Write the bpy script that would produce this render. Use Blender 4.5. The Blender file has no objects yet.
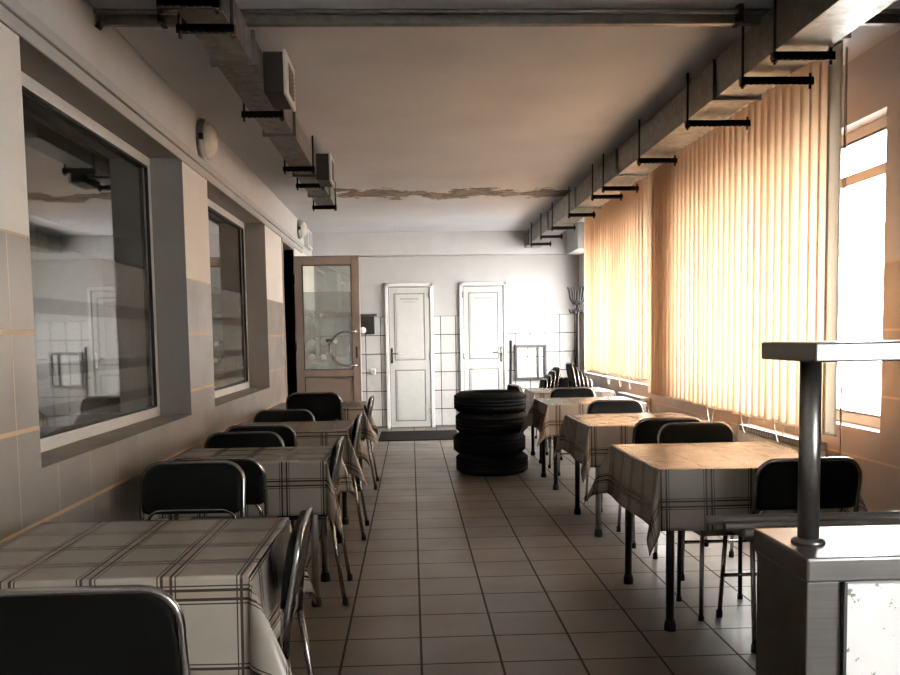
import bpy, bmesh, math, random
from mathutils import Vector, Matrix
random.seed(7)
sc = bpy.context.scene
COL = sc.collection
# ------------------------------------------------------------------ camera
YAW, PITCH, ROLL, F, PPY = .0418, .0794, -.0158, 901.02, 408.15
fwd = Vector((math.sin(YAW)*math.cos(PITCH), math.cos(YAW)*math.cos(PITCH), -math.sin(PITCH)))
rt0 = Vector((math.cos(YAW), -math.sin(YAW), 0)); up0 = rt0.cross(fwd)
rt = rt0*math.cos(ROLL)+up0*math.sin(ROLL); up = -rt0*math.sin(ROLL)+up0*math.cos(ROLL)
cd = bpy.data.cameras.new('camera'); cam = bpy.data.objects.new('camera', cd); COL.objects.link(cam)
cam.matrix_world = Matrix(((rt.x, up.x, -fwd.x, 0), (rt.y, up.y, -fwd.y, 0), (rt.z, up.z, -fwd.z, 1.341), (0, 0, 0, 1)))
cd.sensor_width = 36; cd.lens = F/900*36; cd.shift_y = (PPY-337.5)/900; cd.clip_start = .02
sc.camera = cam
# ------------------------------------------------------------------ world, exposure
w = bpy.data.worlds.new('overcast_sky'); sc.world = w; w.use_nodes = True
bgn = w.node_tree.nodes['Background']; bgn.inputs[0].default_value = (1, .99, .97, 1); bgn.inputs[1].default_value = 44.0
sc.view_settings.view_transform = 'Standard'; sc.view_settings.look = 'None'
sc.view_settings.exposure = 0.0; sc.view_settings.gamma = 1
sc.view_settings.use_curve_mapping = False

# ------------------------------------------------------------------ materials
def lin(c):
    return tuple((x/255/12.92 if x <= 10 else ((x/255+.055)/1.055)**2.4) for x in c)+(1,)
def schlick(k, refl, add=0.0):
    g = k.new('ShaderNodeNewGeometry'); dp = k.new('ShaderNodeVectorMath', operation='DOT_PRODUCT')
    k.l.new(g.outputs['Normal'], dp.inputs[0]); k.l.new(g.outputs['Incoming'], dp.inputs[1])
    c = k.math('SUBTRACT', 1.0, k.math('ABSOLUTE', dp.outputs['Value']))
    return k.math('MINIMUM', k.math('MULTIPLY_ADD', k.math('MULTIPLY_ADD', k.math('POWER', c, 5.0), .96, .04), refl, add), 1.0)
class NT:
    def __init__(s, name):
        s.m = bpy.data.materials.new(name); s.m.use_nodes = True; s.t = s.m.node_tree; s.n = s.t.nodes; s.l = s.t.links
        s.b = s.n['Principled BSDF']; s.out = s.n['Material Output']
    def new(s, k, **kw):
        nd = s.n.new(k)
        for a, v in kw.items(): setattr(nd, a, v)
        return nd
    def math(s, op, a, b=None, c=None):
        nd = s.new('ShaderNodeMath', operation=op)
        for i, v in enumerate((a, b, c)):
            if v is None: continue
            if isinstance(v, (int, float)): nd.inputs[i].default_value = v
            else: s.l.new(v, nd.inputs[i])
        return nd.outputs[0]
    def mix(s, f, a, b):
        nd = s.new('ShaderNodeMix', data_type='RGBA')
        for k, v in ((0, f), (6, a), (7, b)):
            if isinstance(v, (int, float)): nd.inputs[k].default_value = v
            elif isinstance(v, tuple): nd.inputs[k].default_value = v
            else: s.l.new(v, nd.inputs[k])
        return nd.outputs[2]
    def pos(s):
        g = s.new('ShaderNodeTexCoord'); return g.outputs['Object']
    def xyz(s, v):
        q = s.new('ShaderNodeSeparateXYZ'); s.l.new(v, q.inputs[0]); return q.outputs
    def noise(s, scale, detail=3, vec=None, rough=.5):
        nd = s.new('ShaderNodeTexNoise'); nd.inputs['Scale'].default_value = scale; nd.inputs['Detail'].default_value = detail
        nd.inputs['Roughness'].default_value = rough
        s.l.new(vec if vec is not None else s.pos(), nd.inputs['Vector']); return nd.outputs['Fac']
    def ramp(s, f, lo, hi):
        nd = s.new('ShaderNodeMapRange'); nd.inputs[1].default_value = lo; nd.inputs[2].default_value = hi
        s.l.new(f, nd.inputs[0]); return nd.outputs[0]
    def bump(s, h, strength=.2, dist=.01):
        nd = s.new('ShaderNodeBump'); nd.inputs['Strength'].default_value = strength; nd.inputs['Distance'].default_value = dist
        s.l.new(h, nd.inputs['Height']); s.l.new(nd.outputs[0], s.b.inputs['Normal'])
    def base(s, v):
        if isinstance(v, tuple): s.b.inputs['Base Color'].default_value = v
        else: s.l.new(v, s.b.inputs['Base Color'])
    def setp(s, rough=.5, metal=0, spec=.5):
        s.b.inputs['Roughness'].default_value = rough; s.b.inputs['Metallic'].default_value = metal
        s.b.inputs['Specular IOR Level'].default_value = spec

def plain(name, c, rough=.5, metal=0, var=.12, nscale=12, bump=0, spec=.5):
    k = NT(name); c = lin(c); d = tuple(x*(1-var) for x in c[:3])+(1,); e = tuple(min(1, x*(1+var)) for x in c[:3])+(1,)
    n = k.noise(nscale, 4); k.base(k.mix(k.ramp(n, .3, .7), d, e)); k.setp(rough, metal, spec)
    if bump: k.bump(k.noise(nscale*6, 3), bump, .004)
    return k.m

def tiles(name, c, grout, size, origin, gw=.006, rough=.3, var=.06, hgrout=None, hw=None, dirt=.25, spec=.5):
    """square wall / floor tiles laid in real metres; hgrout colours only the horizontal joints"""
    k = NT(name); P = k.xyz(k.pos()); g = k.new('ShaderNodeNewGeometry'); N = k.xyz(g.outputs['Normal'])
    masks = []; cells = []
    for i in range(3):
        u = k.math('DIVIDE', k.math('SUBTRACT', P[i], origin[i]), size[i])
        fr = k.math('FRACT', k.math('ADD', u, 1000.5))
        d = k.math('MULTIPLY', k.math('ABSOLUTE', k.math('SUBTRACT', fr, .5)), size[i])
        ww = (hw if (i == 2 and hw) else gw)
        mk = k.math('LESS_THAN', d, ww/2)
        mk = k.math('MULTIPLY', mk, k.math('LESS_THAN', k.math('ABSOLUTE', N[i]), .5))
        masks.append(mk); cells.append(k.math('FLOOR', k.math('ADD', u, 1000.0)))
    cb = k.new('ShaderNodeCombineXYZ')
    for i in range(3): k.l.new(cells[i], cb.inputs[i])
    wn = k.new('ShaderNodeTexWhiteNoise', noise_dimensions='3D'); k.l.new(cb.outputs[0], wn.inputs['Vector'])
    c = lin(c)
    col = k.mix(wn.outputs['Value'], tuple(x*(1-var) for x in c[:3])+(1,), tuple(min(1, x*(1+var)) for x in c[:3])+(1,))
    dn = k.ramp(k.noise(2.2, 5), .35, .7)
    col = k.mix(k.math('MULTIPLY', dn, dirt), col, tuple(x*.55 for x in c[:3])+(1,))
    vg = k.math('MAXIMUM', masks[0], masks[1])
    col = k.mix(vg, col, lin(grout)); col = k.mix(masks[2], col, lin(hgrout or grout))
    k.base(col); k.setp(rough, 0, spec)
    al = k.math('MAXIMUM', vg, masks[2])
    k.l.new(k.math('ADD', k.math('MULTIPLY', al, .4), k.math('MULTIPLY_ADD', dn, .12, rough)), k.b.inputs['Roughness'])
    k.bump(k.math('SUBTRACT', 1.0, al), .25, .003)
    return k.m

def glass(name, tint=(1, 1, 1, 1), refl=1.0, ior=1.5):
    k = NT(name); k.n.remove(k.b)
    tr = k.new('ShaderNodeBsdfTransparent'); tr.inputs[0].default_value = tint
    gl = k.new('ShaderNodeBsdfGlossy'); gl.inputs['Roughness'].default_value = .01
    mx = k.new('ShaderNodeMixShader'); k.l.new(schlick(k, refl), mx.inputs[0])
    k.l.new(tr.outputs[0], mx.inputs[1]); k.l.new(gl.outputs[0], mx.inputs[2]); k.l.new(mx.outputs[0], k.out.inputs[0])
    return k.m

M = {}
M['wall'] = plain('painted_plaster', (164, 162, 159), .7, var=.04, nscale=3, bump=.05)
M['wall_warm'] = plain('painted_plaster_upper', (180, 179, 178), .7, var=.05, nscale=3, bump=.05)
M['pillar'] = plain('white_painted_pillar', (208, 204, 196), .65, var=.03, nscale=3)
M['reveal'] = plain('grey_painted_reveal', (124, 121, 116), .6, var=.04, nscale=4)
M['tile_left'] = tiles('large_beige_wall_tile', (130, 125, 118), (176, 160, 142), (.355, .355, .355), (0, 3.235, .315), .007, .3, hgrout=(190, 162, 132), hw=.016)
M['tile_right'] = tiles('large_brown_wall_tile', (150, 138, 125), (172, 152, 132), (.355, .355, .355), (0, 4.70, .275), .006, .3, hgrout=(190, 164, 138), hw=.012)
M['tile_back'] = tiles('small_white_wall_tile', (180, 180, 177), (44, 42, 41), (.2215, .2215, .2745), (1.545, 0, -.002), .012, .25, dirt=.06)
M['floor'] = tiles('floor_tile', (112, 105, 97), (28, 21, 16), (.33, .33, 3), (-.3124, 3.61, 1.2), .011, .3, var=.07, dirt=.35)
M['pvc'] = plain('white_plastic_frame', (198, 198, 195), .35, var=.03)
M['pvc_door'] = plain('off_white_door_panel', (176, 176, 172), .4, var=.03)
M['pvc_line'] = plain('grey_door_gasket', (92, 90, 88), .5)
M['taupe'] = plain('taupe_door_frame', (146, 132, 122), .45, var=.05)
M['taupe_dark'] = plain('dark_taupe_gasket', (78, 66, 58), .5)
M['black'] = plain('black_vinyl', (5, 5, 5), .6, var=.3, bump=.08, spec=.12)
M['chrome'] = plain('chrome_tube', (150, 148, 145), .22, 1, var=.08, nscale=30)
M['dark_steel'] = plain('dark_painted_steel', (30, 28, 27), .4, .3)
M['silver'] = plain('silver_painted_steel', (150, 148, 145), .35, .8)
M['rubber'] = plain('tyre_rubber', (9, 9, 10), .8, var=.3, nscale=20, bump=.15, spec=.15)
M['rubber_cap'] = plain('black_rubber_cap', (14, 13, 12), .7)
M['stain'] = None
M['wood_dark'] = plain('dark_board', (20, 17, 15), .7, spec=.2)
M['table_top'] = plain('laminate_board', (150, 130, 108), .5)
M['mat'] = plain('dark_door_mat', (30, 28, 27), .95, nscale=60, var=.25, bump=.3, spec=.05)
M['hatch'] = plain('dark_aluminium', (70, 70, 70), .4, .4)
M['label_grey'] = plain('grey_plaque', (150, 148, 144), .5)
M['lampglass'] = plain('frosted_lamp_glass', (196, 190, 178), .25, var=.08, nscale=40, bump=.2)
M['cord'] = plain('white_cord', (190, 180, 165), .6)

# stainless steel, brushed and stained
k = NT('brushed_stainless_steel'); mp = k.new('ShaderNodeMapping'); mp.inputs['Scale'].default_value = (1.5, 60, 60); k.l.new(k.pos(), mp.inputs[0])
st = k.ramp(k.noise(3, 4, mp.outputs[0]), .3, .7); bl = k.ramp(k.noise(5, 4, rough=.5), .3, .8)
k.base(k.mix(k.math('MULTIPLY', bl, .4), k.mix(st, lin((112, 111, 109)), lin((124, 122, 120))), lin((96, 92, 88))))
k.setp(.3, .95); k.l.new(k.math('MULTIPLY_ADD', bl, .06, .3), k.b.inputs['Roughness']); M['steel'] = k.m
# scratched pale panel of the counter
k = NT('scuffed_white_panel'); a = k.math('GREATER_THAN', k.noise(26, 6, rough=.75), .615); b = k.ramp(k.noise(5, 5), .35, .7)
c = k.mix(k.math('MULTIPLY', b, .3), lin((226, 226, 224)), lin((165, 160, 154)))
k.base(k.mix(k.math('MULTIPLY', a, .8), c, lin((88, 80, 74)))); k.setp(.28, .1); M['scuffed'] = k.m
# galvanised duct
k = NT('galvanised_sheet'); v = k.new('ShaderNodeTexVoronoi'); v.inputs['Scale'].default_value = 28; k.l.new(k.pos(), v.inputs['Vector'])
vc = k.xyz(v.outputs['Color']); k.base(k.mix(vc[0], lin((104, 102, 97)), lin((120, 117, 112)))); k.setp(.38, .75)
k.l.new(k.math('MULTIPLY_ADD', vc[1], .15, .32), k.b.inputs['Roughness']); M['zinc'] = k.m
M['bracket'] = plain('dark_steel_bracket', (42, 38, 35), .5, .5)
# ceiling with a strip of flaking paint
k = NT('ceiling_paint'); P = k.xyz(k.pos()); n1 = k.noise(1.1, 5); n2 = k.noise(4.5, 7, rough=.7)
col = k.mix(k.ramp(n1, .3, .7), lin((192, 194, 200)), lin((208, 210, 214)))
yy = k.math('ADD', P[1], k.math('MULTIPLY', n2, 1.3)); dd = k.math('ABSOLUTE', k.math('SUBTRACT', yy, 10.35))
wd = k.math('MULTIPLY_ADD', k.noise(1.6, 4), 1.2, -.36)
tear = k.math('MULTIPLY', k.math('LESS_THAN', dd, wd), k.math('LESS_THAN', k.math('ABSOLUTE', k.math('SUBTRACT', P[0], .75)), 1.55))
inner = k.math('GREATER_THAN', k.noise(9, 6, rough=.7), .5)
patch = k.mix(inner, lin((120, 104, 86)), lin((62, 52, 44)))
col = k.mix(tear, col, patch)
k.base(col); k.setp(.85); k.bump(k.math('ADD', k.math('MULTIPLY', n2, .5), k.math('MULTIPLY', tear, -.6)), .35, .02); M['ceiling'] = k.m

def cloth_mat(name, base, dark, mid, pitch=.2, ph=(.5, .5)):
    k = NT(name); uvn = k.new('ShaderNodeUVMap'); uvn.uv_map = 'UVMap'; P = k.xyz(uvn.outputs[0])
    D = []; Z = []
    for i in range(2):
        fr = k.math('FRACT', k.math('ADD', k.math('DIVIDE', P[i], pitch), 100+ph[i]))
        d = k.math('MULTIPLY', k.math('ABSOLUTE', k.math('SUBTRACT', fr, .5)), pitch)
        Z.append(k.math('LESS_THAN', d, .008))
        a = k.math('MULTIPLY', k.math('GREATER_THAN', d, .008), k.math('LESS_THAN', d, .0155))
        b = k.math('MULTIPLY', k.math('GREATER_THAN', d, .021), k.math('LESS_THAN', d, .0245))
        D.append(k.math('MAXIMUM', a, b))
    wv = k.ramp(k.noise(6, 4), .3, .7)
    b0 = k.mix(wv, lin(tuple(int(x*.93) for x in base)), lin(base))
    col = k.mix(k.math('MULTIPLY', k.math('MAXIMUM', Z[0], Z[1]), .35), b0, lin(mid))
    col = k.mix(k.math('MULTIPLY', k.math('MAXIMUM', D[0], D[1]), .95), col, lin(dark))
    k.base(col); k.setp(.27, 0, .6); k.bump(k.noise(9, 3), .08, .004)
    return k.m
M['cloth'] = cloth_mat('checked_oilcloth', (140, 133, 122), (40, 31, 26), (112, 88, 72))
M['cloth_b'] = cloth_mat('checked_oilcloth_brown', (138, 127, 114), (44, 33, 26), (112, 88, 72), .2, (.2, .35))

# translucent blinds
def blind_mat(name, c, c2):
    k = NT(name); k.n.remove(k.b)
    P = k.noise(3, 3)
    col = k.mix(P, lin(c), lin(tuple(int(x*.94) for x in c)))
    d = k.new('ShaderNodeBsdfDiffuse'); k.l.new(col, d.inputs[0])
    t = k.new('ShaderNodeBsdfTranslucent'); t.inputs[0].default_value = lin(c2)
    mx = k.new('ShaderNodeMixShader'); mx.inputs[0].default_value = .6
    k.l.new(d.outputs[0], mx.inputs[1]); k.l.new(t.outputs[0], mx.inputs[2])
    k.l.new(mx.outputs[0], k.out.inputs[0]); return k.m
M['blind'] = blind_mat('apricot_blind_fabric', (204, 158, 114), (254, 237, 216))
M['blind_grey'] = blind_mat('grey_beige_blind_fabric', (186, 176, 164), (226, 216, 202))

M['pane'] = glass('window_glass')
# interior serving window: mirror-like glass with frosted bands
def band_glass(name, bands, top, refl, tint):
    k = NT(name); k.n.remove(k.b); P = k.xyz(k.pos())
    tr = k.new('ShaderNodeBsdfTransparent'); tr.inputs[0].default_value = tint
    gl = k.new('ShaderNodeBsdfGlossy'); gl.inputs['Roughness'].default_value = .015
    f = schlick(k, refl, .06)
    mx = k.new('ShaderNodeMixShader'); k.l.new(f, mx.inputs[0]); k.l.new(tr.outputs[0], mx.inputs[1]); k.l.new(gl.outputs[0], mx.inputs[2])
    df = k.new('ShaderNodeBsdfDiffuse'); df.inputs[0].default_value = lin((150, 156, 152))
    m = None
    for lo, hi in bands:
        q = k.math('MULTIPLY', k.math('GREATER_THAN', P[2], lo), k.math('LESS_THAN', P[2], hi))
        m = q if m is None else k.math('MAXIMUM', m, q)
    low = k.math('MULTIPLY', k.math('LESS_THAN', P[2], top), .3)
    amt = k.math('MULTIPLY', low, k.math('SUBTRACT', 1.0, m))
    m2 = k.new('ShaderNodeMixShader'); k.l.new(amt, m2.inputs[0]); k.l.new(mx.outputs[0], m2.inputs[1]); k.l.new(df.outputs[0], m2.inputs[2])
    dk = k.new('ShaderNodeBsdfDiffuse'); dk.inputs[0].default_value = lin((82, 80, 76))
    m3 = k.new('ShaderNodeMixShader'); k.l.new(k.math('MULTIPLY', m, .45), m3.inputs[0]); k.l.new(m2.outputs[0], m3.inputs[1]); k.l.new(dk.outputs[0], m3.inputs[2])
    k.l.new(m3.outputs[0], k.out.inputs[0]); return k.m
M['pane_left'] = band_glass('glass_with_film_bands', [(1.47, 1.54), (1.19, 1.25), (1.0, 1.06)], 1.78, 2.8, (.85, .87, .86, 1))
M['pane_door'] = band_glass('door_glass', [(1.5, 1.5)], 1.9, 1.2, (.9, .92, .9, 1))
M['sticker'] = plain('white_sticker', (220, 220, 214), .5)

# ------------------------------------------------------------------ mesh helpers
class MB:
    def __init__(s): s.bm = bmesh.new(); s.uv = None
    def box(s, x0, x1, y0, y1, z0, z1, mi=0):
        v = [s.bm.verts.new(p) for p in ((x0,y0,z0),(x1,y0,z0),(x1,y1,z0),(x0,y1,z0),(x0,y0,z1),(x1,y0,z1),(x1,y1,z1),(x0,y1,z1))]
        for q in ((0,3,2,1),(4,5,6,7),(0,1,5,4),(1,2,6,5),(2,3,7,6),(3,0,4,7)):
            f = s.bm.faces.new([v[i] for i in q]); f.material_index = mi
        return s
    def rings(s, rings, closed=False, cap=True, smooth=True):
        R = [[s.bm.verts.new(p) for p in r] for r in rings]; n = len(R[0])
        for a in range(len(R)-(0 if closed else 1)):
            r0, r1 = R[a], R[(a+1) % len(R)]
            for i in range(n):
                f = s.bm.faces.new((r0[i], r0[(i+1) % n], r1[(i+1) % n], r1[i])); f.smooth = smooth
        if cap and not closed:
            s.bm.faces.new(R[0][::-1]); s.bm.faces.new(R[-1])
        return s
    def tube(s, pts, r, seg=10, closed=False, radii=None):
        pts = [Vector(p) for p in pts]; rr = []; prev = None; n = len(pts)
        for i, p in enumerate(pts):
            a = pts[(i-1) % n] if (closed or i > 0) else p; b = pts[(i+1) % n] if (closed or i < n-1) else p
            d = (b-a).normalized()
            if prev is None:
                u = d.cross(Vector((0, 0, 1)));
                if u.length < .1: u = d.cross(Vector((1, 0, 0)))
                u.normalize()
            else:
                u = (prev - d*prev.dot(d)).normalized()
            prev = u; v = d.cross(u); q = radii[i] if radii else r
            rr.append([p+u*q*math.cos(t*2*math.pi/seg)+v*q*math.sin(t*2*math.pi/seg) for t in range(seg)])
        return s.rings(rr, closed)
    def lathe(s, prof, c=(0, 0, 0), axis='z', seg=32, cap=True):
        c = Vector(c); rr = []
        for r, h in prof:
            ring = []
            for t in range(seg):
                a = 2*math.pi*t/seg; x, y = r*math.cos(a), r*math.sin(a)
                ring.append(c+Vector({'z': (x, y, h), 'x': (h, x, y), 'y': (y, h, x)}[axis]))
            rr.append(ring)
        return s.rings(rr, cap=cap)
    def build(s, name, mats, parent=None, bevel=0, smooth=False):
        bmesh.ops.recalc_face_normals(s.bm, faces=s.bm.faces)
        me = bpy.data.meshes.new(name)
        s.bm.to_mesh(me); s.bm.free()
        for m in (mats if isinstance(mats, list) else [mats]): me.materials.append(m)
        o = bpy.data.objects.new(name, me); COL.objects.link(o)
        if parent: o.parent = parent
        if bevel:
            b = o.modifiers.new('bevel', 'BEVEL'); b.width = bevel; b.segments = 2; b.limit_method = 'ANGLE'; b.angle_limit = .9
        return o
def box(name, m, x0, x1, y0, y1, z0, z1, parent=None, bevel=0): return MB().box(x0, x1, y0, y1, z0, z1).build(name, m, parent, bevel)
def thing(name, label, cat, loc=(0, 0, 0), rz=0, group=None):
    o = bpy.data.objects.new(name, None); COL.objects.link(o); o.location = loc; o.rotation_euler = (0, 0, rz)
    o.empty_display_size = .1
    return tag(o, label, cat, group)
def tag(o, label, cat, group=None):
    o['label'] = label; o['category'] = cat
    if group: o['group'] = group
    return o
def struct(o): o['kind'] = 'structure'; return o
def dup(root, loc, rz, label, group=None):
    def rec(o, par):
        c = o.copy(); COL.objects.link(c)
        if par is not None: c.parent = par
        for ch in list(o.children): rec(ch, c)
        return c
    r = rec(root, None); r.location = loc; r.rotation_euler = (0, 0, rz); r['label'] = label
    if group: r['group'] = group
    return r
def arc(cx, cz, r, a0, a1, n=7):
    return [(cx+r*math.cos(math.radians(a0+(a1-a0)*i/n)), cz+r*math.sin(math.radians(a0+(a1-a0)*i/n))) for i in range(n+1)]

# ------------------------------------------------------------------ setting
XL, XR, YB, YN, ZC = -1.4, 2.5, 13.36, -3.4, 2.85
struct(box('floor', M['floor'], -4.6, XR+.3, YN-.2, YB+.25, -.1, 0))
struct(box('ceiling', M['ceiling'], -4.6, XR+.3, YN-.2, YB+.25, ZC, ZC+.1))

# left wall: openings for two serving windows and a door
ZT = 1.735
SL = .87; HD = 2.47
m = MB(); X0 = -1.66
def lw(y0, y1, z0, z1, mi): m.box(X0, XL, y0, y1, z0, z1, mi)
W1 = (3.43, 5.76); W2 = (6.45, 8.93); DO = (10.05, 11.02)
for y0, y1 in ((YN, W1[0]), (W1[1], W2[0]), (W2[1], DO[0]), (DO[1], YB)):
    lw(y0, y1, 0, ZT, 0); lw(y0, y1, ZT, HD, 1)
for y0, y1 in (W1, W2): lw(y0, y1, 0, SL, 0)
lw(YN, YB, HD, ZC, 3)
for f in m.bm.faces:
    c = f.calc_center_median(); n = f.normal
    f.normal_update(); n = f.normal
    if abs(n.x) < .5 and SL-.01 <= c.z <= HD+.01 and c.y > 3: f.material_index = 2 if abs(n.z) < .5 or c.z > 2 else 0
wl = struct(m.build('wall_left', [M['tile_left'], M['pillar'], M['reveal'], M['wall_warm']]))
t = MB().box(XL-.001, XL+.028, YN, 11.9, 2.505, 2.555).box(XL-.001, XL+.012, YN, 11.9, HD-.02, 2.505); struct(t.build('trim_1', M['wall'], None, .004))
# wall behind, tiled to door-head height
TT = 1.645
m = MB(); m.box(-4.6, XR+.3, YB, YB+.25, 0, TT, 0).box(-4.6, XR+.3, YB, YB+.25, TT, ZC, 1)
struct(m.build('wall_back', [M['tile_back'], M['wall']]))
m = MB().box(XL, XR, YB-.22, YB, 2.52, ZC); struct(m.build('trim_2', M['wall_warm'], None))
struct(box('baseboard_back', M['pvc_line'], XL, XR, YB-.012, YB, 0, .03))
# right wall with three window openings
WB, WH = .79, 2.5
m = MB(); XO = XR+.26
R_W = ((-2.0, .2), (4.70, 7.55), (8.4, 12.95)); prev = YN
for y0, y1 in R_W+((YB, YB),):
    m.box(XR, XO, prev, y0, 0, 1.70, 0).box(XR, XO, prev, y0, 1.70, WH, 1); prev = y1
    if y1 > y0: m.box(XR, XO, y0, y1, 0, WB, 0)
m.box(XR, XO, YN, YB, WH, ZC, 1)
for f in m.bm.faces:
    f.normal_update(); c = f.calc_center_median()
    if abs(f.normal.x) < .5 and WB-.01 <= c.z <= WH+.01: f.material_index = 1
struct(m.build('wall_right', [M['tile_right'], M['wall_warm']]))
struct(MB().box(XR-.22, XR, 12.25, YB-.22, 2.5, ZC).build('trim_3', M['wall']))
struct(box('wall_near', M['wall'], -4.6, XR+.26, YN-.2, YN, 0, ZC))
# serving kitchen behind the left wall
struct(box('wall_kitchen', M['wall_warm'], -4.6, -4.45, YN, YB, 0, ZC))
# exterior pavement seen only as brightness below the windows
struct(box('floor_outside', plain('outdoor_paving', (205, 203, 200), .9), XR+.4, 14, -8, 22, -.4, -.3))

def window(n, y0, y1, z0, z1, xf, face, pane_m, mull=(), handle=None, transom=None, fw=.06, fd=.06):
    f = MB()
    x0, x1 = (xf-fd, xf)
    f.box(x0, x1, y0, y1, z0, z0+fw).box(x0, x1, y0, y1, z1-fw, z1)
    f.box(x0, x1, y0, y0+fw, z0+fw, z1-fw).box(x0, x1, y1-fw, y1, z0+fw, z1-fw)
    for q in mull: f.box(x0, x1, q-.045, q+.045, z0+fw, z1-fw)
    o = struct(f.build('window_%d' % n, M['pvc'], None, .006))
    g = MB().box((x0+x1)/2-.004, (x0+x1)/2+.004, y0+fw, y1-fw, z0+fw, z1-fw); g.build('pane', pane_m, o)
    gk = MB(); e = .008; xx = x1 if face > 0 else x0
    edges = [y0+fw]+[z for q in mull for z in (q-.045, q+.045)]+[y1-fw]
    for a, b in zip(edges[::2], edges[1::2]):
        for c in ((a, b, z0+fw, z0+fw+e*1.6), (a, b, z1-fw-e*1.6, z1-fw), (a, a+e, z0+fw, z1-fw), (b-e, b, z0+fw, z1-fw)):
            gk.box(min(xx, xx-face*.02), max(xx, xx-face*.02), *c)
    gk.build('gasket', M['rubber_cap'] if face > 0 else M['pvc_line'], o)
    if transom: 
        for a, b in zip(edges[::2], edges[1::2]):
            box('transom_rail', M['pvc'], x0-.002, x1+.002, a, b, transom-.03, transom+.03, o)
    for q in mull:
        if handle:
            h = MB().box(x0-.012, x0, q-.016, q+.016, 1.02, 1.09).box(x0-.045, x0-.028, q-.012, q+.012, .93, 1.07).box(x0-.03, x0-.01, q-.01, q+.01, 1.045, 1.07)
            h.build('window_handle', M['black'], o, .003)
    return o
window(1, W1[0], W1[1], SL, HD, -1.595, 1, M['pane_left'])
window(2, W2[0], W2[1], SL, HD, -1.595, 1, M['pane_left'])
window(3, 4.70, 7.55, WB, WH, XR+.16, -1, M['pane'], (5.55, 6.8), True, 2.22)
window(4, 8.4, 12.95, WB, WH, XR+.16, -1, M['pane'], (9.6, 10.8, 12.0), False, 2.22)
window(5, -2.0, .2, WB, WH, XR+.16, -1, M['pane'], (-.6,), False, 2.22)

# ------------------------------------------------------------------ back doors
def back_door(n, x0, x1, side):
    y = YB; f = MB(); z1 = 2.13
    f.box(x0, x0+.05, y-.05, y, 0, z1).box(x1-.05, x1, y-.05, y, 0, z1).box(x0, x1, y-.05, y, z1-.05, z1)
    o = struct(f.build('door_%d' % n, M['pvc'], None, .006))
    a, b = x0+.055, x1-.055
    lf = MB().box(a, b, y-.04, y-.005, .012, z1-.055); lf.build('door_leaf', M['pvc_door'], o, .004)
    for z0, z2 in ((.1, .86), (1.0, 1.98)):
        g = MB(); q0, q1 = a+.075, b-.075; w_ = .012
        for c in ((q0, q1, z0, z0+w_), (q0, q1, z2-w_, z2), (q0, q0+w_, z0, z2), (q1-w_, q1, z0, z2)):
            g.box(c[0], c[1], y-.045, y-.038, c[2], c[3])
        g.build('panel_gasket', M['pvc_line'], o)
        MB().box(q0+.03, q1-.03, y-.046, y-.038, z0+.03, z2-.03).build('door_panel', M['pvc_door'], o, .005)
    g = MB().box(a, a+.006, y-.044, y-.038, .012, z1-.06).box(b-.006, b, y-.044, y-.038, .012, z1-.06).box(a, b, y-.044, y-.038, z1-.066, z1-.058)
    g.build('door_gap', M['pvc_line'], o)
    hx = a+.035 if side < 0 else b-.035
    h = MB().box(hx-.016, hx+.016, y-.05, y-.04, .96, 1.18).tube([(hx, y-.05, 1.1), (hx, y-.09, 1.1)], .01).tube([(hx, y-.09, 1.1), (hx-side*.13, y-.09, 1.1)], .01)
    h.build('door_handle', M['chrome'], o)
    hg = MB(); gx = b if side < 0 else a
    for z in (.25, 1.05, 1.95): hg.tube([(gx, y-.056, z-.045), (gx, y-.056, z+.045)], .012)
    hg.build('hinge', M['silver'], o)
    cx = (a+b)/2
    MB().box(cx-.13, cx+.13, y-.052, y-.044, 1.885, 1.915).box(cx-.09, cx+.09, y-.052, y-.044, 1.85, 1.862).build('door_plaque', M['label_grey'], o, .002)
back_door(1, -.375, .335, -1)
back_door(2, .72, 1.42, 1)

# ------------------------------------------------------------------ open glazed door at left
o = bpy.data.objects.new('door_3', None); COL.objects.link(o); struct(o); o.location = (XL+.012, DO[1]-.035, 0); o.rotation_euler = (0, 0, math.radians(-1))
W_, H_ = .78, 2.32
f = MB(); f.box(0, .095, -.03, .03, .01, H_).box(W_-.095, W_, -.03, .03, .01, H_).box(.095, W_-.095, -.03, .03, H_-.1, H_).box(.095, W_-.095, -.03, .03, .01, .12).box(.095, W_-.095, -.03, .03, .88, .96)
f.build('door_frame', M['taupe'], o, .006)
MB().box(.095, W_-.095, -.012, .012, .12, .88).build('lower_panel', M['taupe'], o)
MB().box(.095, W_-.095, -.005, .005, .96, H_-.1).build('pane', M['pane_door'], o)
g = MB()
for z0, z1 in ((.12, .88), (.96, H_-.1)):
    for c in ((.095, W_-.095, z0, z0+.012), (.095, W_-.095, z1-.012, z1), (.095, .107, z0, z1), (W_-.107, W_-.095, z0, z1)): g.box(c[0], c[1], -.034, -.01, c[2], c[3])
g.box(-.004, W_+.004, -.028, .028, H_, H_+.006)
g.build('gasket', M['taupe_dark'], o)
cx = .60
hp = [(W_-.05, -.045, 1.42)]+[(cx+.0-.19*math.sin(math.radians(a)), -.08, 1.215+.205*math.cos(math.radians(a))) for a in range(-10, 195, 12)]+[(W_-.05, -.045, 1.01)]
MB().tube(hp, .013).lathe([(.02, -.035), (.02, -.03)], (W_-.05, 0, 1.42), 'y').build('pull_handle', M['chrome'], o)
MB().box(W_-.062, W_-.038, -.036, -.03, 1.1, 1.24).build('lock_plate', M['dark_steel'], o, .003)
hk = MB()
for z in (.4, 1.25, 2.05): hk.tube([(-.002, -.04, z-.06), (-.002, -.04, z+.06)], .013)
hk.build('hinge', M['dark_steel'], o)
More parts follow.
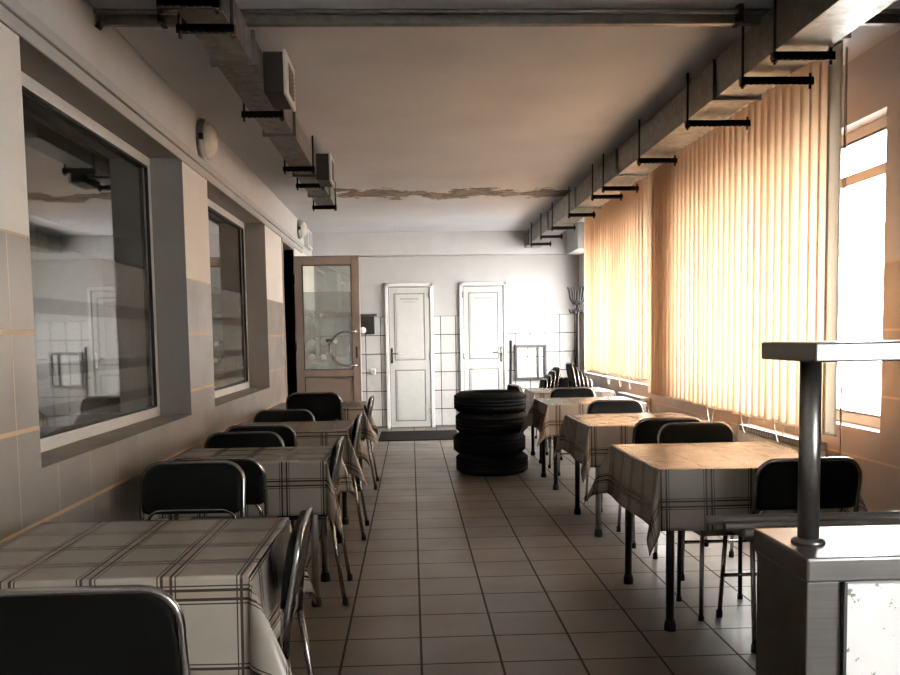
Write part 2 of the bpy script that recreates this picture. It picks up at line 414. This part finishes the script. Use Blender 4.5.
for px, pz, r in ((.19, 1.62, .03), (.31, 1.62, .02), (.19, 1.3, .042), (.33, 1.3, .042), (.48, 1.3, .03), (.19, 1.12, .042), (.33, 1.12, .036), (.5, 1.1, .03)):
    MB().lathe([(r, -.0075), (r, -.0055)], (px, 0, pz), 'y', 24).build('round_sticker', M['sticker'], o)
MB().box(.33, W_-.11, -.0075, -.0055, 1.6, 1.65).build('strip_sticker', M['label_grey'], o)
for q0, q1, z in ((.36, .44, 1.3), (.38, .42, 1.25), (.4, .44, 1.12)): MB().box(q0, q1, -.0085, -.0065, z, z+.03).build('small_sticker', M['dark_steel'], o)
# jamb of the opening
struct(MB().box(X0, XL+.01, DO[0], DO[0]+.05, 0, HD).box(X0, XL+.01, DO[1]-.0, DO[1]+.06, 0, HD).box(X0, XL+.01, DO[0], DO[1]+.06, HD-.06, HD+.03).build('trim_4', M['taupe'], None, .004))

# ------------------------------------------------------------------ ducts
def duct(name, label, x0, x1, y0, y1, z0, z1, bars, flanges, inner):
    t = thing(name, label, 'ventilation duct', ((x0+x1)/2, y0, z0))
    def P(m_, nm, mat, b=0):
        for v in m_.bm.verts: v.co -= Vector(t.location)
        return m_.build(nm, mat, t, b)
    P(MB().box(x0, x1, y0, y1, z0, z1), 'duct_body', M['zinc'], .003)
    for y in flanges:
        P(MB().box(x0-.018, x1+.018, y-.012, y+.012, z0-.018, z1), 'flange', M['zinc'], .002)
    xi = x0 if inner < 0 else x1
    for y, ext in bars:
        a, b = (x0-.03, x1+ext) if inner < 0 else (x0-.03, x1+.03)
        m_ = MB().box(a, b, y-.02, y+.02, z0-.05, z0-.022).box(a, b, y-.02, y-.014, z0-.058, z0-.022)
        for q in range(int((b-a)/.03)): m_.box(a+.01+q*.03, a+.022+q*.03, y-.026, y-.019, z0-.062, z0-.05)
        xr = a+.012 if inner < 0 else b-.012
        m_.tube([(xr, y, z0-.075), (xr, y, ZC)], .007, 8)
        m_.tube([(b-.012 if inner < 0 else a+.012, y, z0-.075), (b-.012 if inner < 0 else a+.012, y, ZC if inner > 0 else z0)], .007, 8)
        m_.lathe([(.015, 0), (.015, .014)], (xr, y, z0-.066), 'z', 6)
        P(m_, 'hanger_bracket', M['bracket'])
    return t
dL = duct('ventilation_duct', 'narrow galvanised duct with vent boxes under the ceiling above the serving windows', -.9, -.725, 2.2, 9.3, 2.645, 2.79,
     [(3.55, 0), (3.83, 0), (5.25, 0), (6.9, 0), (7.65, 0), (8.9, 0)], [2.9, 4.4, 5.9, 7.35, 8.4], 1)
for y in (4.71, 7.25):
    v = MB().box(-.72, -.62, y, y+.34, 2.585, 2.79)
    for q in v.bm.verts: q.co -= Vector(dL.location)
    vb = v.build('vent_box', M['bracket'], dL, .003)
    g = MB().box(-.62, -.605, y-.01, y+.35, 2.575, 2.8)
    for q in g.bm.verts: q.co -= Vector(dL.location)
    g.build('grille_frame', M['pvc'], vb, .004)
    g = MB().box(-.607, -.602, y+.09, y+.25, 2.61, 2.76)
    for i in range(7): g.box(-.604, -.597, y+.09, y+.25, 2.607+i*.021, 2.613+i*.021)
    for q in g.bm.verts: q.co -= Vector(dL.location)
    g.build('grille_slats', M['pvc_line'], vb)
duct('ventilation_duct', 'large galvanised duct running along the ceiling in front of the vertical blinds', 1.66, 1.89, 1.2, 13.1, 2.6, 2.8,
     [(4.06, .02), (4.45, .1), (5.33, .12), (6.45, .02), (7.65, .05), (8.1, .02), (9.3, .02), (10.4, .02), (11.3, .02), (12.2, .02)], [2.6, 4.9, 7.2, 9.0, 10.8, 12.6], -1)

# conduit across the ceiling
m = MB().box(-1.40, XR, 4.27, 4.31, ZC-.075, ZC-.02); m.tube([(-1.395, 4.24, ZC-.03), (XR-.01, 4.24, ZC-.03)], .012)
c = m.build('ceiling_conduit', M['zinc'], None, .003); tag(c, 'long straight cable trunking crossing the ceiling from side to side', 'cable trunking')
for x in (-1.1, 1.55): box('clip', M['bracket'], x-.012, x+.012, 4.225, 4.315, ZC-.08, ZC, c)
MB().tube([(-1.385, 4.25, ZC-.1), (-1.37, 4.25, ZC-.08), (-1.36, 4.25, ZC-.05)], .016).build('end_elbow', M['bracket'], c)

# bulkhead lamps on the left wall
def wall_lamp(y, z, s, label):
    t = thing('bulkhead_lamp', label, 'wall lamp', (XL, y, z), 0, None)
    MB().lathe([(.125*s, 0), (.13*s, .02), (.125*s, .035), (.1*s, .04)], axis='x', seg=40).build('base_ring', M['silver'], t)
    MB().lathe([(.112*s, .03), (.11*s, .05), (.095*s, .085), (.06*s, .108), (.02*s, .116), (.001, .117)], axis='x', seg=40).build('lamp_glass', M['lampglass'], t)
    MB().box(.02, .05, -.14*s, -.115*s, -.02, .02).build('side_clip', M['dark_steel'], t, .003)
wall_lamp(6.3, 2.69, 1.12, 'round frosted bulkhead lamp high on the left wall between the two serving windows')
wall_lamp(11.6, 2.72, .95, 'smaller looking round bulkhead lamp on the left wall above the open glazed door')
c = box('junction_box', M['pvc'], XL, XL+.06, 12.2, 12.7, 2.56, 2.8, None, .008); tag(c, 'white rectangular box mounted high on the left wall near the far corner', 'electrical box')
MB().box(.0, .004, 0, .4, 0, .18).build('cover', M['label_grey'], c).location = (XL+.061, 12.25, 2.59)

# ------------------------------------------------------------------ vertical blinds
def blinds(name, label, y0, y1, zb, zt, x, n, ang, tail=0):
    t = thing(name, label, 'vertical blinds', (x, (y0+y1)/2, zb))
    o = t.location; st = (y1-y0)/n
    MB().box(-.03, .03, y0-o.y-.05, y1-o.y+.05, zt-zb, zt-zb+.05).build('head_rail', M['pvc'], t, .004)
    for i in range(n):
        y = y0+st*(i+.5)-o.y; a = math.radians(ang(i, n)+random.uniform(-4, 4)); hw = .0635
        dx, dy = math.sin(a)*hw, math.cos(a)*hw; g = MB(); zz = random.uniform(-.008, .008)
        cv = .008; rows = []
        for j in range(5):
            u = -1+j*.5; k_ = cv*(1-u*u)
            rows.append((u*dx+k_*math.cos(a), y+u*dy-k_*math.sin(a)))
        vs = [[g.bm.verts.new((p[0], p[1], z)) for p in rows] for z in (zz, .02+zz, zt-zb)]
        for r0, r1 in zip(vs, vs[1:]):
            for j in range(4):
                fc = g.bm.faces.new((r0[j], r0[j+1], r1[j+1], r1[j])); fc.smooth = True
        s = g.build('slat', M['blind_grey'] if i < tail else M['blind'], t)
        md = s.modifiers.new('thick', 'SOLIDIFY'); md.thickness = .0008
    # bead chain linking slat feet, a few loops hanging low
    ch = MB(); pts = []
    for i in range(n):
        y = y0+st*(i+.5)-o.y; pts.append((0, y, .015)); pts.append((0, y+st/2, .004))
    ch.tube(pts, .0018, 5)
    for q in (.18, .33, .52):
        yc = y0+(y1-y0)*q-o.y; ch.tube([(-.02, yc-.09+.18*j/10, .02-.13*math.sin(math.pi*j/10)) for j in range(11)], .003, 6)
    ch.build('bead_chain', M['cord'], t)
    return t
blinds('vertical_blinds', 'near set of apricot vertical blinds, its slats darker at both ends', 4.60, 8.24, .79, 2.795, 2.2, 33, lambda i, n: -17 if i > 3 else -6, 1)
blinds('vertical_blinds', 'far set of apricot vertical blinds ending just before the coat stand', 8.38, 11.3, .895, 2.795, 2.2, 26, lambda i, n: -17)
m = MB().tube([(2.2, 4.54, 2.75), (2.19, 4.53, 1.6), (2.21, 4.54, .6)], .003, 6).tube([(2.21, 4.57, .6), (2.23, 4.58, .75), (2.22, 4.57, 2.75)], .003, 6)
tag(m.build('blind_cord', M['cord']), 'thin hanging cord at the near edge of the blinds', 'cord')

# ------------------------------------------------------------------ radiators
def radiator(y0, y1, label):
    t = thing('panel_radiator', label, 'radiator', (2.44, (y0+y1)/2, 0), 0)
    L = (y1-y0)/2
    MB().box(-.05, .05, -L, L, .15, .62).build('body', M['pvc'], t, .008)
    g = MB()
    n = int(2*L/.035)
    for i in range(n): g.box(-.056, -.05, -L+.02+i*.035, -L+.03+i*.035, .18, .6)
    g.build('front_ribs', M['pvc'], t)
    MB().box(-.052, .052, -L, L, .62, .632).box(-.052, .052, -L, L, .655, .665).box(-.052, -.045, -L, L, .62, .665).box(-.052, .052, -L, -L+.01, .62, .665).box(-.052, .052, L-.01, L, .62, .665).build('top_grille', M['pvc'], t)
    g = MB()
    for i in range(int(2*L/.03)-1): g.box(-.0535, -.04, -L+.02+i*.03, -L+.034+i*.03, .628, .658)
    g.build('grille_slots', M['hatch'], t)
    MB().box(-.03, .03, -L+.1, -L+.14, 0, .15).box(-.03, .03, L-.14, L-.1, 0, .15).build('foot', M['pvc'], t)
radiator(5.3, 6.5, 'white panel radiator with slotted top under the near blinds beside the nearest right table')
radiator(9.3, 10.4, 'white panel radiator under the far blinds, partly behind a table')

# ------------------------------------------------------------------ tables
def make_table(W, D, label, legmat, right=0, legr=.019):
    t = thing('dining_table', label, 'table', (0, 0, 0))
    MB().box(-W/2, W/2, -D/2, D/2, .715, .738).build('table_top', M['table_top'], t, .004)
    a = MB(); p = .075
    a.box(-W/2+p, W/2-p, -D/2+p-.012, -D/2+p+.012, .66, .715).box(-W/2+p, W/2-p, D/2-p-.012, D/2-p+.012, .66, .715)
    a.box(-W/2+p-.012, -W/2+p+.012, -D/2+p, D/2-p, .66, .715).box(W/2-p-.012, W/2-p+.012, -D/2+p, D/2-p, .66, .715)
    a.build('apron', M['dark_steel'], t)
    for sx in (-1, 1):
        for sy in (-1, 1):
            x, y = sx*(W/2-(.028 if (sx > 0) == (right > 0) and right else .045 if sx < 0 and not right else .07)), sy*(D/2-.075)
            lg = MB().tube([(x, y, .0), (x, y, .715)], legr, 14).build('leg', legmat, t)
            MB().lathe([(legr+.007, .0), (legr+.007, .025), (legr+.002, .05)], (x, y, 0), 'z', 16).build('foot_cap', M['rubber_cap'], lg)
    return t
def make_cloth(W, D, drop, label, mat, rz=0, seed=0, off=(0, 0)):
    rnd = random.Random(seed); s0 = .07; g = MB(); W2, D2 = W/2+.006, D/2+.006
    def axis(H):
        inn = [-H+.0, -H+.012]+[(-H)+2*H*i/22 for i in range(1, 22)]+[H-.012, H]
        o_ = [.006, .018]+[.018+(drop-.018)*j/12 for j in range(1, 13)]
        return [-H-q for q in reversed(o_)]+inn+[H+q for q in o_]
    us, vs = axis(W2), axis(D2); ph = [rnd.uniform(0, 6) for _ in range(8)]; sm = [rnd.uniform(.3, .46) for _ in range(4)]; tw = [rnd.choice((-1, 1))*rnd.uniform(.1, .3) for _ in range(4)]
    uv = g.bm.loops.layers.uv.new('UVMap'); V = []; zt = .7425
    for u in us:
        row = []
        for v in vs:
            a = max(0, abs(u)-W2); b = max(0, abs(v)-D2); su = 1 if u > 0 else -1; sv = 1 if v > 0 else -1
            cu, cv = max(-W2, min(W2, u)), max(-D2, min(D2, v))
            if a > 0 and b > 0:
                r = math.hypot(a, b); r = min(r, max(a, b)*1.0/max(math.cos(math.atan2(min(a, b), max(a, b))), .5)); f = math.atan2(b, a); ci = (su > 0)*2+(sv > 0)
                s = s0+(sm[ci]-s0)*math.sin(2*f)**1.15
                az = f+tw[ci]*math.sin(2*f)
                p = (cu+su*r*s*math.cos(az), cv+sv*r*s*math.sin(az), zt-r*math.sqrt(1-s*s))
            elif a > 0:
                q = 1-(v/D2)**2; ss = s0+.05*q*math.sin(7*v+ph[0 if su > 0 else 1])*min(1, a/.1)
                p = (u*0+su*(W2+a*ss), v, zt-a*math.sqrt(1-ss*ss))
            elif b > 0:
                q = 1-(u/W2)**2; ss = s0+.05*q*math.sin(8*u+ph[2 if sv > 0 else 3])*min(1, b/.1)
                p = (u, sv*(D2+b*ss), zt-b*math.sqrt(1-ss*ss))
            else:
                p = (u, v, zt+.0012*math.sin(5*u+ph[4])*math.sin(6*v+ph[5])+.0012)
            row.append(g.bm.verts.new(p))
        V.append(row)
    for i in range(len(us)-1):
        for j in range(len(vs)-1):
            fc = g.bm.faces.new((V[i][j], V[i+1][j], V[i+1][j+1], V[i][j+1])); fc.smooth = True
            for lp, (a, b) in zip(fc.loops, ((i, j), (i+1, j), (i+1, j+1), (i, j+1))): lp[uv].uv = (us[a]+off[0], vs[b]+off[1])
    o = g.build('tablecloth', mat); md = o.modifiers.new('thick', 'SOLIDIFY'); md.thickness = .0015; md.offset = 0
    tag(o, label, 'tablecloth'); return o
tables = [  # cx, cy, W, D, where, leg material, drop
    ('nearest in the left row', -.83, 2.64, .80, .74, 'silver', .26, 'cloth'),
    ('second in the left row', -.83, 4.70, .80, .62, 'silver', .26, 'cloth'),
    ('third in the left row', -.83, 6.16, .80, .74, 'dark_steel', .265, 'cloth_b'),
    ('farthest in the left row, before the open door', -.83, 8.15, .80, .76, 'dark_steel', .265, 'cloth_b'),
    ('nearest in the right row, behind the steel counter', 1.49, 4.33, .83, .93, 'dark_steel', .265, 'cloth'),
    ('second in the right row', 1.57, 6.24, .84, .9, 'dark_steel', .265, 'cloth'),
    ('third in the right row', 1.58, 8.05, .84, .86, 'dark_steel', .265, 'cloth_b'),
    ('farthest in the right row', 1.68, 9.65, .82, .8, 'dark_steel', .25, 'cloth_b')]
for i, (wh, cx, cy, W, D, lm, drop, cm) in enumerate(tables):
    t = make_table(W, D, 'square tube-legged dining table, '+wh, M[lm], cx > 0); t.location = (cx, cy, 0); t['group'] = 'cloth covered dining tables'
    c = make_cloth(W, D, drop, 'beige checked tablecloth on the table '+wh, M[cm], seed=i*7+3, off=(.0, .02)); c.location = (cx, cy, 0); c['group'] = 'checked tablecloths'
for ch in [o for o in bpy.data.objects if o.name.startswith('dining_table.005')][0].children:
    if ch.name.startswith('leg') and ch.data.vertices[0].co.x < 0 and ch.data.vertices[0].co.y < 0:
        ch.data.materials[0] = M['silver']; ch['label'] = 'silver table leg'

# ------------------------------------------------------------------ chairs
def rrect(w, z0, z1, rt_, rb, n=6):
    """outline of a padded back in x,z"""
    h = w/2; p = []
    p += arc(h-rt_, z1-rt_, rt_, 0, 90, n)+arc(-h+rt_, z1-rt_, rt_, 90, 180, n)+arc(-h+rb, z0+rb, rb, 180, 270, n)+arc(h-rb, z0+rb, rb, 270, 360, n)
    return p
def make_chair(label):
    t = thing('dining_chair', label, 'chair')      # faces +y, backrest in the plane y = 0
    def pad(outline, y_of, th, name, horiz=False):
        g = MB(); cxm = sum(p[0] for p in outline)/len(outline); czm = sum(p[1] for p in outline)/len(outline); rr = []
        for s_, d in ((.90, -th/2), (.975, -th*.42), (1, -th*.2), (1, th*.2), (.975, th*.42), (.90, th/2)):
            ring = []
            for x, z in outline:
                X, Z = cxm+(x-cxm)*s_, czm+(z-czm)*s_
                ring.append((X, Z, y_of+d) if horiz else (X, y_of(X, Z)+d, Z))
            rr.append(ring)
        g.rings(rr); return g.build(name, M['black'], t)
    slant = lambda X, Z: -.03*(Z-.6)/.2+.02-.10*(.23**2-X*X)*1.2+.012
    pad(rrect(.437, .575, .784, .08, .03), slant, .035, 'backrest')
    pad([(x, y) for x, y in rrect(.40, .05, .43, .06, .03)], .452, .045, 'seat', True)
    r = .0095; h = .2205
    pts = [(-h, .03, .45), (-h, .028, .55)]+[(x, .02-.03*(z-.6)/.2, z) for x, z in reversed(arc(-h+.08, .71, .08, 90, 180, 6))]
    pts = [(-h, .035, .45), (-h, .025, .58)]+[(x, .02-.03*(z-.6)/.2-.004, z) for x, z in arc(-h+.08, .705, .08, 180, 90, 6)]+[(x, .02-.03*(z-.6)/.2-.004, z) for x, z in arc(h-.08, .705, .08, 90, 0, 6)]+[(h, .025, .58), (h, .035, .45)]
    MB().tube(pts, r).build('back_frame', M['chrome'], t)
    a = [(-.195, .42, .43), (-.195, .06, .43), (-.195, .045, .47)]+[(x, .04, z) for x, z in arc(-.195+.06, .53, .06, 180, 90, 5)]+[(x, .04, z) for x, z in arc(.195-.06, .53, .06, 90, 0, 5)]+[(.195, .045, .47), (.195, .06, .43), (.195, .42, .43)]
    MB().tube(a, .0095).build('seat_frame', M['chrome'], t)
    for sx in (-1, 1):
        for leg in ((sx*h, .035, .45, sx*(h+.01), -.03, .0), (sx*.195, .42, .43, sx*(.215), .45, .0)):
            lg = MB().tube([leg[:3], ((leg[0]+leg[3])/2, (leg[1]+leg[4])/2-.0, (leg[2])/2), leg[3:]], .0105).build('leg', M['chrome'], t)
            MB().lathe([(.015, .0), (.015, .03), (.012, .035)], (leg[3], leg[4], 0), 'z', 12).build('foot_cap', M['rubber_cap'], lg)
    MB().tube([(-.205, .43, .2), (.205, .43, .2)], .008).build('stretcher', M['chrome'], t)
    t.scale = (1, 1, 1.028)
    return t
d = math.radians
chairs = [
    (-.735, 1.95, 0, 0, 'black padded chair with chrome frame in the left foreground, back to the viewer', 'chairs of the left row'),
    (-.335, 2.66, 92, 0, 'black chair seen edge-on at the aisle side of the nearest left table', 'chairs of the left row'),
    (-.965, 3.95, 178, 0, 'left chair of the back to back pair between first and second left tables', 'chairs of the left row'),
    (-.895, 4.07, -2, 0, 'right chair of the back to back pair between first and second left tables', 'chairs of the left row'),
    (-.39, 4.70, 91, 0, 'black chair edge-on at the aisle side of the second left table', 'chairs of the left row'),
    (-.965, 5.16, 180, 0, 'black chair on the far side of the second left table, left one of its pair', 'chairs of the left row'),
    (-.95, 5.60, 1, 0, 'black chair on the near side of the third left table, right one of its pair', 'chairs of the left row'),
    (-.37, 6.16, 90, 0, 'black chair edge-on at the aisle side of the third left table', 'chairs of the left row'),
    (-.96, 6.76, 180, 0, 'black chair on the far side of the third left table, left of the raised stack', 'chairs of the left row'),
    (-.80, 7.42, 0, 0, 'black chair carrying another one, before the farthest left table', 'chairs of the left row'),
    (-.80, 7.36, 0, .09, 'black chair stacked on top of another before the farthest left table', 'chairs of the left row'),
    (-.37, 8.15, 90, 0, 'black chair edge-on at the aisle side of the farthest left table', 'chairs of the left row'),
    (1.645, 3.66, 0, 0, 'black padded chair tucked at the nearest right table, seen beside the steel counter post', 'chairs of the right row'),
    (1.66, 5.20, 180, 0, 'black chair at the far side of the nearest right table, right of the pair', 'chairs of the right row'),
    (1.60, 5.54, 0, 0, 'black chair at the near side of the second right table, left of its pair', 'chairs of the right row'),
    (1.62, 7.12, 180, 0, 'black chair between the second and third right tables', 'chairs of the right row'),
    (1.60, 8.93, 180, 0, 'black chair between the third and farthest right tables', 'chairs of the right row'),
    (1.10, 9.65, -78, 0, 'black chair turned sideways between the tyre stack and the farthest right table', 'chairs of the right row'),
    (1.83, 11.15, 2, 0, 'black chair seen from behind between the two chair stacks at the back wall', 'chairs at the back'),
]
for i, q in enumerate(('lowest', 'second', 'third', 'topmost')): chairs.append((1.60+.05*i, 10.85, 90, .047*i, 'edge-on black chair in the left stack near the back wall, the %s one' % q, 'stacked chairs at the back'))
for i, q in enumerate(('topmost', 'fourth', 'third', 'second', 'lowest')): chairs.append((1.90+.055*i, 10.75, -90, .047*(4-i), 'edge-on black chair in the right stack near the back wall, the %s one' % q, 'stacked chairs at the back'))
c0 = None
for x, y, rz, z, lab, grp in chairs:
    if c0 is None:
        c0 = make_chair(lab); c0['group'] = grp; c0.location = (x, y, z); c0.rotation_euler = (0, 0, d(rz))
    else: dup(c0, (x, y, z), d(rz), lab, grp)

# stool under the nearest right table
t = thing('stool', 'low thin-legged stool under the nearest right table, left of the counter', 'stool', (1.48, 4.225, 0), d(2))
MB().box(-.17, .17, -.17, .17, .425, .455).build('seat', M['black'], t, .01)
MB().box(-.165, .165, -.165, .165, .40, .425).build('seat_frame', M['silver'], t, .003)
for sx in (-1, 1):
    for sy in (-1, 1):
        lg = MB().tube([(.155*sx, .155*sy, .41), (.158*sx, .158*sy, 0)], .0105).build('leg', M['silver'] if (sx, sy) == (-1, -1) else M['dark_steel'], t)
        MB().lathe([(.014, 0), (.014, .025)], (.158*sx, .158*sy, 0), 'z', 10).build('foot_cap', M['rubber_cap'], lg)

# ------------------------------------------------------------------ tyres
def make_tyre(label):
    t = thing('tyre', label, 'tyre'); R, w_ = .355, .198; seg = 72; rr = []
    prof = [(.205, .035), (.215, .022), (.245, .006), (.29, .0), (.325, .012), (.343, .03)]
    tread = []
    z = .034; gz = [.062, .092, .106, .136]
    tread = [(.352, .034), (R, .045), (R, .060), (R-.012, .062), (R-.012, .070), (R, .072), (R, .094), (R-.012, .096), (R-.012, .102), (R, .104), (R, .126), (R-.012, .128), (R-.012, .136), (R, .138), (R, .153), (.352, .164)]
    prof = prof+tread+[(.343, .168), (.325, .186), (.29, .198), (.245, .192), (.215, .176), (.205, .163)]
    prof += [(.214, .15), (.25, .13), (.31, .1), (.25, .07), (.214, .048)]
    for k_ in range(seg*2):
        a = 2*math.pi*k_/(seg*2); ring = []
        for r, h in prof:
            q = r-(.007 if (k_ % 4 == 0 and r > .349 and (h < .06 or h > .138)) else 0)
            ring.append((q*math.cos(a), q*math.sin(a), h))
        rr.append(ring)
    MB().rings(rr, closed=True).build('carcass', M['rubber'], t)
    MB().lathe([(.27, -.0008), (.272, -.0016), (.30, -.0016), (.302, -.0008)], (0, 0, .2), 'z', 64, cap=False).build('sidewall_rib', M['rubber'], t)
    return t
ty = None
for i, (dx, dy, nm) in enumerate(((.0, .0, 'bottom tyre of the black stack, standing on the floor'), (-.025, -.01, 'second tyre from the bottom, sticking out to the left'), (.0, .0, 'third tyre from the bottom of the black stack'), (-.012, .005, 'topmost tyre of the black stack in the aisle'))):
    loc = (.775+dx, 8.80+dy, .2*i)
    if ty is None: ty = make_tyre(nm); ty.location = loc; ty['group'] = 'tyres stacked in the aisle'
    else: dup(ty, loc, random.random()*3, nm, 'tyres stacked in the aisle')

# ------------------------------------------------------------------ steel counter
t = thing('serving_counter', 'stainless steel serving counter with scuffed white front panel in the right foreground', 'counter', (.76, 1.69, 0))
Lx, Dy, Hh = 1.5, .28, .9
MB().box(0, Lx, 0, Dy, Hh-.05, Hh).build('worktop', M['steel'], t, .006)
MB().box(.006, Lx, .012, Dy-.01, .06, Hh-.05).build('body', M['steel'], t, .003)
MB().box(.082, Lx, .002, .013, .08, Hh-.055).build('front_panel', M['scuffed'], t, .002)
MB().box(.076, .082, .0, .014, .08, Hh-.05).build('panel_seam', M['hatch'], t)
ps = MB().lathe([(.034, Hh), (.034, Hh+.006), (.024, Hh+.012)], (.06, .13, 0), 'z', 28)
ps.tube([(.06, .13, Hh+.005), (.06, .13, 1.285)], .0215, 28); ps.build('post', M['steel'], t)
MB().tube([(1.3, .13, Hh+.005), (1.3, .13, 1.285)], .0215, 28).build('post', M['steel'], t)
MB().box(.014, Lx, .01, Dy, 1.280, 1.318).build('overshelf', M['steel'], t, .004)
rl = MB()
for y in (.52, .60, .44):
    x0 = .04 if y == .44 else .02 if y == .52 else 0.0
    MB().tube([(x0, y, .852), (Lx, y, .852)], .0125, 14).build('tray_rail', M['steel'], t)
for x in (.09, .75, 1.4):
    MB().box(x-.015, x+.015, .27, .62, .815, .839).tube([(x, .28, .7), (x, .50, .82)], .010).build('rail_bracket', M['hatch'], t, .003)
for x in (.05, 1.45):
    for y in (.05, .22): MB().tube([(x, y, 0), (x, y, .07)], .018).build('leg', M['steel'], t)

# ------------------------------------------------------------------ things at the back
m = MB().box(-.45, .62, 11.6, 12.75, .002, .014); tag(m.build('door_mat', M['mat'], None, .004), 'dark rectangular mat on the floor before the two white doors', 'mat')
t = thing('paper_dispenser', 'grey wall box with dark front mounted left of the white doors', 'dispenser', (-.65, YB, 1.53))
MB().box(-.12, .16, -.16, 0, .12, .16).build('lid', M['hatch'], t, .006); MB().box(-.1, .12, -.12, 0, -.14, .12).build('body', M['dark_steel'], t, .008)
MB().lathe([(.001, -.135), (.045, -.13), (.05, -.11)], (-.05, 0, -.08), 'y', 20).build('paper_roll', M['pvc'], t)
t = thing('wall_socket', 'small white socket on the tiles left of the left white door', 'socket', (-.57, YB, .84))
MB().box(-.04, .04, -.03, 0, -.045, .045).build('plate', M['pvc'], t, .005); MB().lathe([(.025, -.034), (.025, -.029)], (0, 0, 0), 'y', 20).build('inset', M['label_grey'], t)
t = thing('access_hatch', 'square framed tile hatch low on the back wall right of the doors', 'hatch', (1.77, YB, .96))
g = MB(); q = .235; fwid = .035
g.box(-q, q, -.06, 0, .2, .24).box(-q, -q+fwid, -.06, 0, -.24, .2).box(q-fwid, q, -.06, 0, -.24, .2).box(-q, q, -.06, 0, -.28, -.24); g.build('frame', M['hatch'], t, .004)
MB().box(-q+fwid, q-fwid, -.02, -.002, -.24, .2).build('door_panel', M['pvc'], t)
g = MB().box(-.05, -.04, -.024, -.018, -.24, .2).box(-q+fwid, q-fwid, -.024, -.018, .06, .07).box(.1, .12, -.05, -.018, -.24, .2); g.build('panel_joint', M['hatch'], t)
# leaning boards
g = MB(); a, b = Vector((1.43, 13.12, 0)), Vector((1.47, 13.30, 1.27))
g.tube([a, b], .02, 4); tag(g.build('leaning_board', M['wood_dark']), 'dark narrow board leaning on the back wall beside the right white door', 'board')
g = MB().tube([(2.30, 13.05, 0), (2.42, 13.2, .9), (2.47, 13.30, 1.45)], .016, 8); tag(g.build('leaning_pole', M['wood_dark']), 'dark pole leaning in the far right corner of the room', 'pole')
# coat stand
t = thing('coat_stand', 'dark coat stand with curved hooks at the far end of the blinds', 'coat stand', (2.31, 12.45, 0))
MB().tube([(0, 0, .03), (0, 0, 1.95)], .018, 12).build('pole', M['wood_dark'], t)
for a_ in range(0, 360, 60):
    c_, s_ = math.cos(d(a_+180)), math.sin(d(a_+180))
    MB().tube([(0, 0, 1.78), (.05*c_, .05*s_, 1.76), (.1*c_, .1*s_, 1.83), (.115*c_, .115*s_, 1.94), (.14*c_, .14*s_, 2.0)], .011, 8).build('hook', M['wood_dark'], t)
    MB().tube([(0, 0, 1.72), (.06*c_, .06*s_, 1.64), (.10*c_, .10*s_, 1.64), (.12*c_, .12*s_, 1.69)], .010, 8).build('hook', M['wood_dark'], t)
for a_ in (0, 90, 180, 270):
    c_, s_ = math.cos(d(a_+45)), math.sin(d(a_+45))
    MB().tube([(0, 0, .12), (.12*c_, .12*s_, .09), (.22*c_, .22*s_, .014)], .013, 8).build('foot', M['wood_dark'], t)
